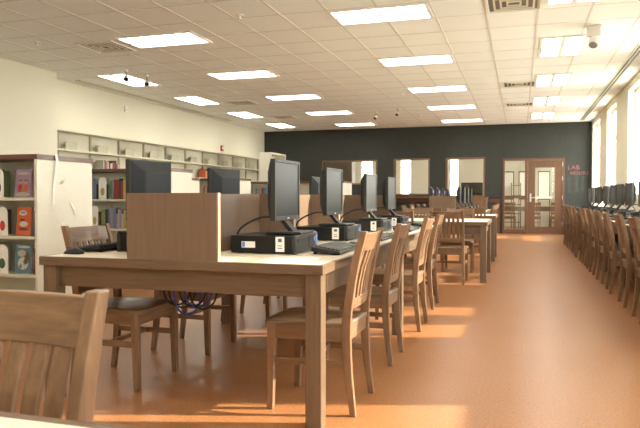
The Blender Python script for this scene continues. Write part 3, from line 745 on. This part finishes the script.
# long shelving on the left wall
t = thing('wall_shelving', 'long cream metal shelving unit along the left wall, its top shelf empty', 'shelving', (XL, 9.33, 0))
LEN = 9.85; DEP = .31
M['upright'] = mat('upright_enamel', (0.40, 0.37, 0.28), 0.5)
MB().box((.001, 0, .1), (.012, LEN, 2.25)).build('back_panel', M['metalwhite'], t)
for z in (2.27, 1.92, 1.56, 1.20, .84, .48, .12):
    MB().box((.012, 0, z-.03), (DEP, LEN, z)).build('shelf', M['metalwhite'], t)
ups = [0.0] + [.40 + .93*k for k in range(11)]
for yy in ups: MB().box((.012, yy, 0), (.05, yy+.035, 2.239)).build('upright', M['upright'], t)
M['bookend'] = mat('bookend_enamel', (0.47, 0.45, 0.33), 0.5)
be = thing('bookend', '', 'bookend'); MB().box((0, 0, 0), (.006, .32, .16)).build('plate', M['bookend'], be, .002); MB().box((-.10, 0, 0), (0, .30, .003)).build('foot', M['bookend'], be)
ub = []
for k, yy in enumerate(ups[1:-1]):
    place(be, ub, (XL+.14, 9.33+yy+.10, 1.921), 0, 'cream bookend on the empty top wall shelf, %s bay from the near end' % ORD[k], 'bookends on the top wall shelf')
def wall_books(y0, y1, z, txt):
    y = y0; k = 0
    while y < y1:
        w = rb.uniform(.025, .05); ci = rb.choice([8, 8, 4, 5, 7, 1, 0]); k += 1
        hgt = rb.uniform(.16, .24)
        o = book(XL+.27, y, z+.001, w, hgt, .17, ci, '%s book, %s from the near end %s' % (BNAME[ci], ORD[k-1], txt), 'books on the second wall shelf'); o.rotation_euler = (0, 0, PI/2)
        y += w + .006
wall_books(10.75, 11.25, 1.56, 'of wall shelf books above the second bookcase')
wall_books(15.0, 15.6, 1.56, 'of wall shelf books above the fourth bookcase')

# ------------------------------------------------------------------ far furniture
t = thing('low_cabinet', 'low wooden cabinet standing under the dark wall left of the door', 'cabinet', (-1.10, 19.2, 0))
MB().box((-.20, -.24, .06), (.20, .24, 1.04)).build('cabinet_body', M['oak_z'], t, .004)
MB().box((-.22, -.26, 1.04), (.22, .26, 1.07)).build('cabinet_top', M['oak_x'], t, .003); MB().box((-.18, -.22, 0), (.18, .22, .06)).build('plinth', M['black'], t)
d = MB().box((-.19, -.258, .10), (-.003, -.242, 1.0)).build('door', M['oak_z'], t, .002); MB().box((-.04, -.275, .5), (-.025, -.258, .62)).build('handle', M['silver'], d)
d = MB().box((.003, -.258, .10), (.19, -.242, 1.0)).build('door', M['oak_z'], t, .002); MB().box((.025, -.275, .5), (.04, -.258, .62)).build('handle', M['silver'], d)
t = thing('window_ledge', 'dark brown ledge below the middle interior window', 'shelf', (-3.15, YF, 0))
MB().box((-.62, -.28, 1.03), (.62, -.027, 1.09)).build('ledge_board', M['darkwood'], t, .003)
for xx in (-.5, .5): MB().hexa([(xx-.02, -.06, .80), (xx+.02, -.06, .80), (xx+.02, -.027, .80), (xx-.02, -.027, .80)], [(xx-.02, -.24, 1.03), (xx+.02, -.24, 1.03), (xx+.02, -.027, 1.03), (xx-.02, -.027, 1.03)]).build('bracket', M['darkwood'], t)
t = thing('telephone', 'grey desk telephone on the ledge of the middle interior window', 'telephone', (-3.12, YF-.15, 1.091), .3)
MB().hexa([(-.10, -.09, 0), (.10, -.09, 0), (.10, .09, 0), (-.10, .09, 0)], [(-.09, -.08, .03), (.09, -.08, .03), (.09, .08, .09), (-.09, .08, .09)]).build('telephone_body', M['greyplastic'], t, .006)
MB().tube(curve_pts([(-.07, -.09, .07), (-.07, -.04, .095), (-.07, .05, .125), (-.07, .10, .115)], 4), [.022]*4+[.016]*5+[.022]*4, 8).build('handset', M['grey'], t)
# beyond the glass
def cabinet_beyond(name, label, cat, x0, x1, y0, y1, h, m):
    t = thing(name, label, cat, ((x0+x1)/2, (y0+y1)/2, 0)); hx, hy = (x1-x0)/2, (y1-y0)/2
    MB().box((-hx, -hy, 0), (hx, hy, h)).build('cabinet_body', m, t, .005)
    for s in (-1, 1):
        d = MB().box((min(0.004*s, s*(hx-.02)), -hy-.018, .08), (max(.004*s, s*(hx-.02)), -hy-.001, h-.04)).build('door', m, t, .003)
        MB().box((s*.03-.008, -hy-.04, h*.5), (s*.03+.008, -hy-.018, h*.5+.14)).build('handle', M['silver'], d)
cabinet_beyond('wardrobe', 'tall brown wooden cupboard behind the leftmost interior window', 'cupboard', -6.75, -5.35, 20.9, 21.4, 2.35, M['framewood'])
t = thing('board_stand', '', 'display board')
MB().box((-.17, -.012, 1.02), (.17, .012, 1.92)).build('board', M['paper'], t)
f = MB().box((-.20, -.018, .98), (-.17, .018, 1.96)).box((.17, -.018, .98), (.20, .018, 1.96)).box((-.17, -.018, 1.92), (.17, .018, 1.96)).box((-.17, -.018, .98), (.17, .018, 1.02))
f.build('board_frame', M['black'], t)
for s in (-1, 1): MB().box((s*.185-.012, -.012, 0), (s*.185+.012, .012, .98)).box((s*.185-.012, -.2, 0), (s*.185+.012, .2, .02)).build('leg', M['black'], t)
uo = []
for xx, lb in ((-.40, 'white display board with black frame behind the left part of the sidelight'), (.15, 'white display board with black frame behind the right part of the sidelight'), (.78, 'white display board with black frame behind the door glass')):
    place(t, uo, (xx, 23.4, 0), 0, lb, 'display boards in the back room')
t = thing('book_rack', 'dark open rack between the display boards behind the sidelight', 'rack', (-.13, 23.0, 0))
for s in (-1, 1): MB().box((s*.15-.015, -.15, 0), (s*.15+.015, .15, 1.55)).build('side_panel', M['darkwood'], t)
for z in (.2, .5, .8, 1.1, 1.45): MB().box((-.135, -.15, z), (.135, .15, z+.025)).build('shelf', M['darkwood'], t)
chair(-.35, 21.9, PI/2, 'chair in the back room seen through the lower sidelight pane'); chair(.42, 21.85, PI/2, 'chair in the back room seen low through the door glass')
chair(1.15, 22.1, PI/2, 'chair in the back room behind the hinge side of the door glass')
table('reading_table', 'table in the back room behind the door glass', -.6, 1.4, 22.36, 22.8)
t = thing('television', 'black television behind the right interior window', 'television', (-1.43, 20.6, 0))
MB().box((-.33, -.03, 1.12), (.33, .03, 1.52)).build('television_case', M['black'], t, .008); MB().box((-.30, -.033, 1.15), (.30, -.029, 1.49)).build('screen', M['screen'], t)
MB().box((-.03, -.03, .78), (.03, .03, 1.12)).build('stand', M['black'], t); MB().box((-.4, -.25, 0), (.4, .25, .78)).build('cart', M['darkwood'], t, .005)
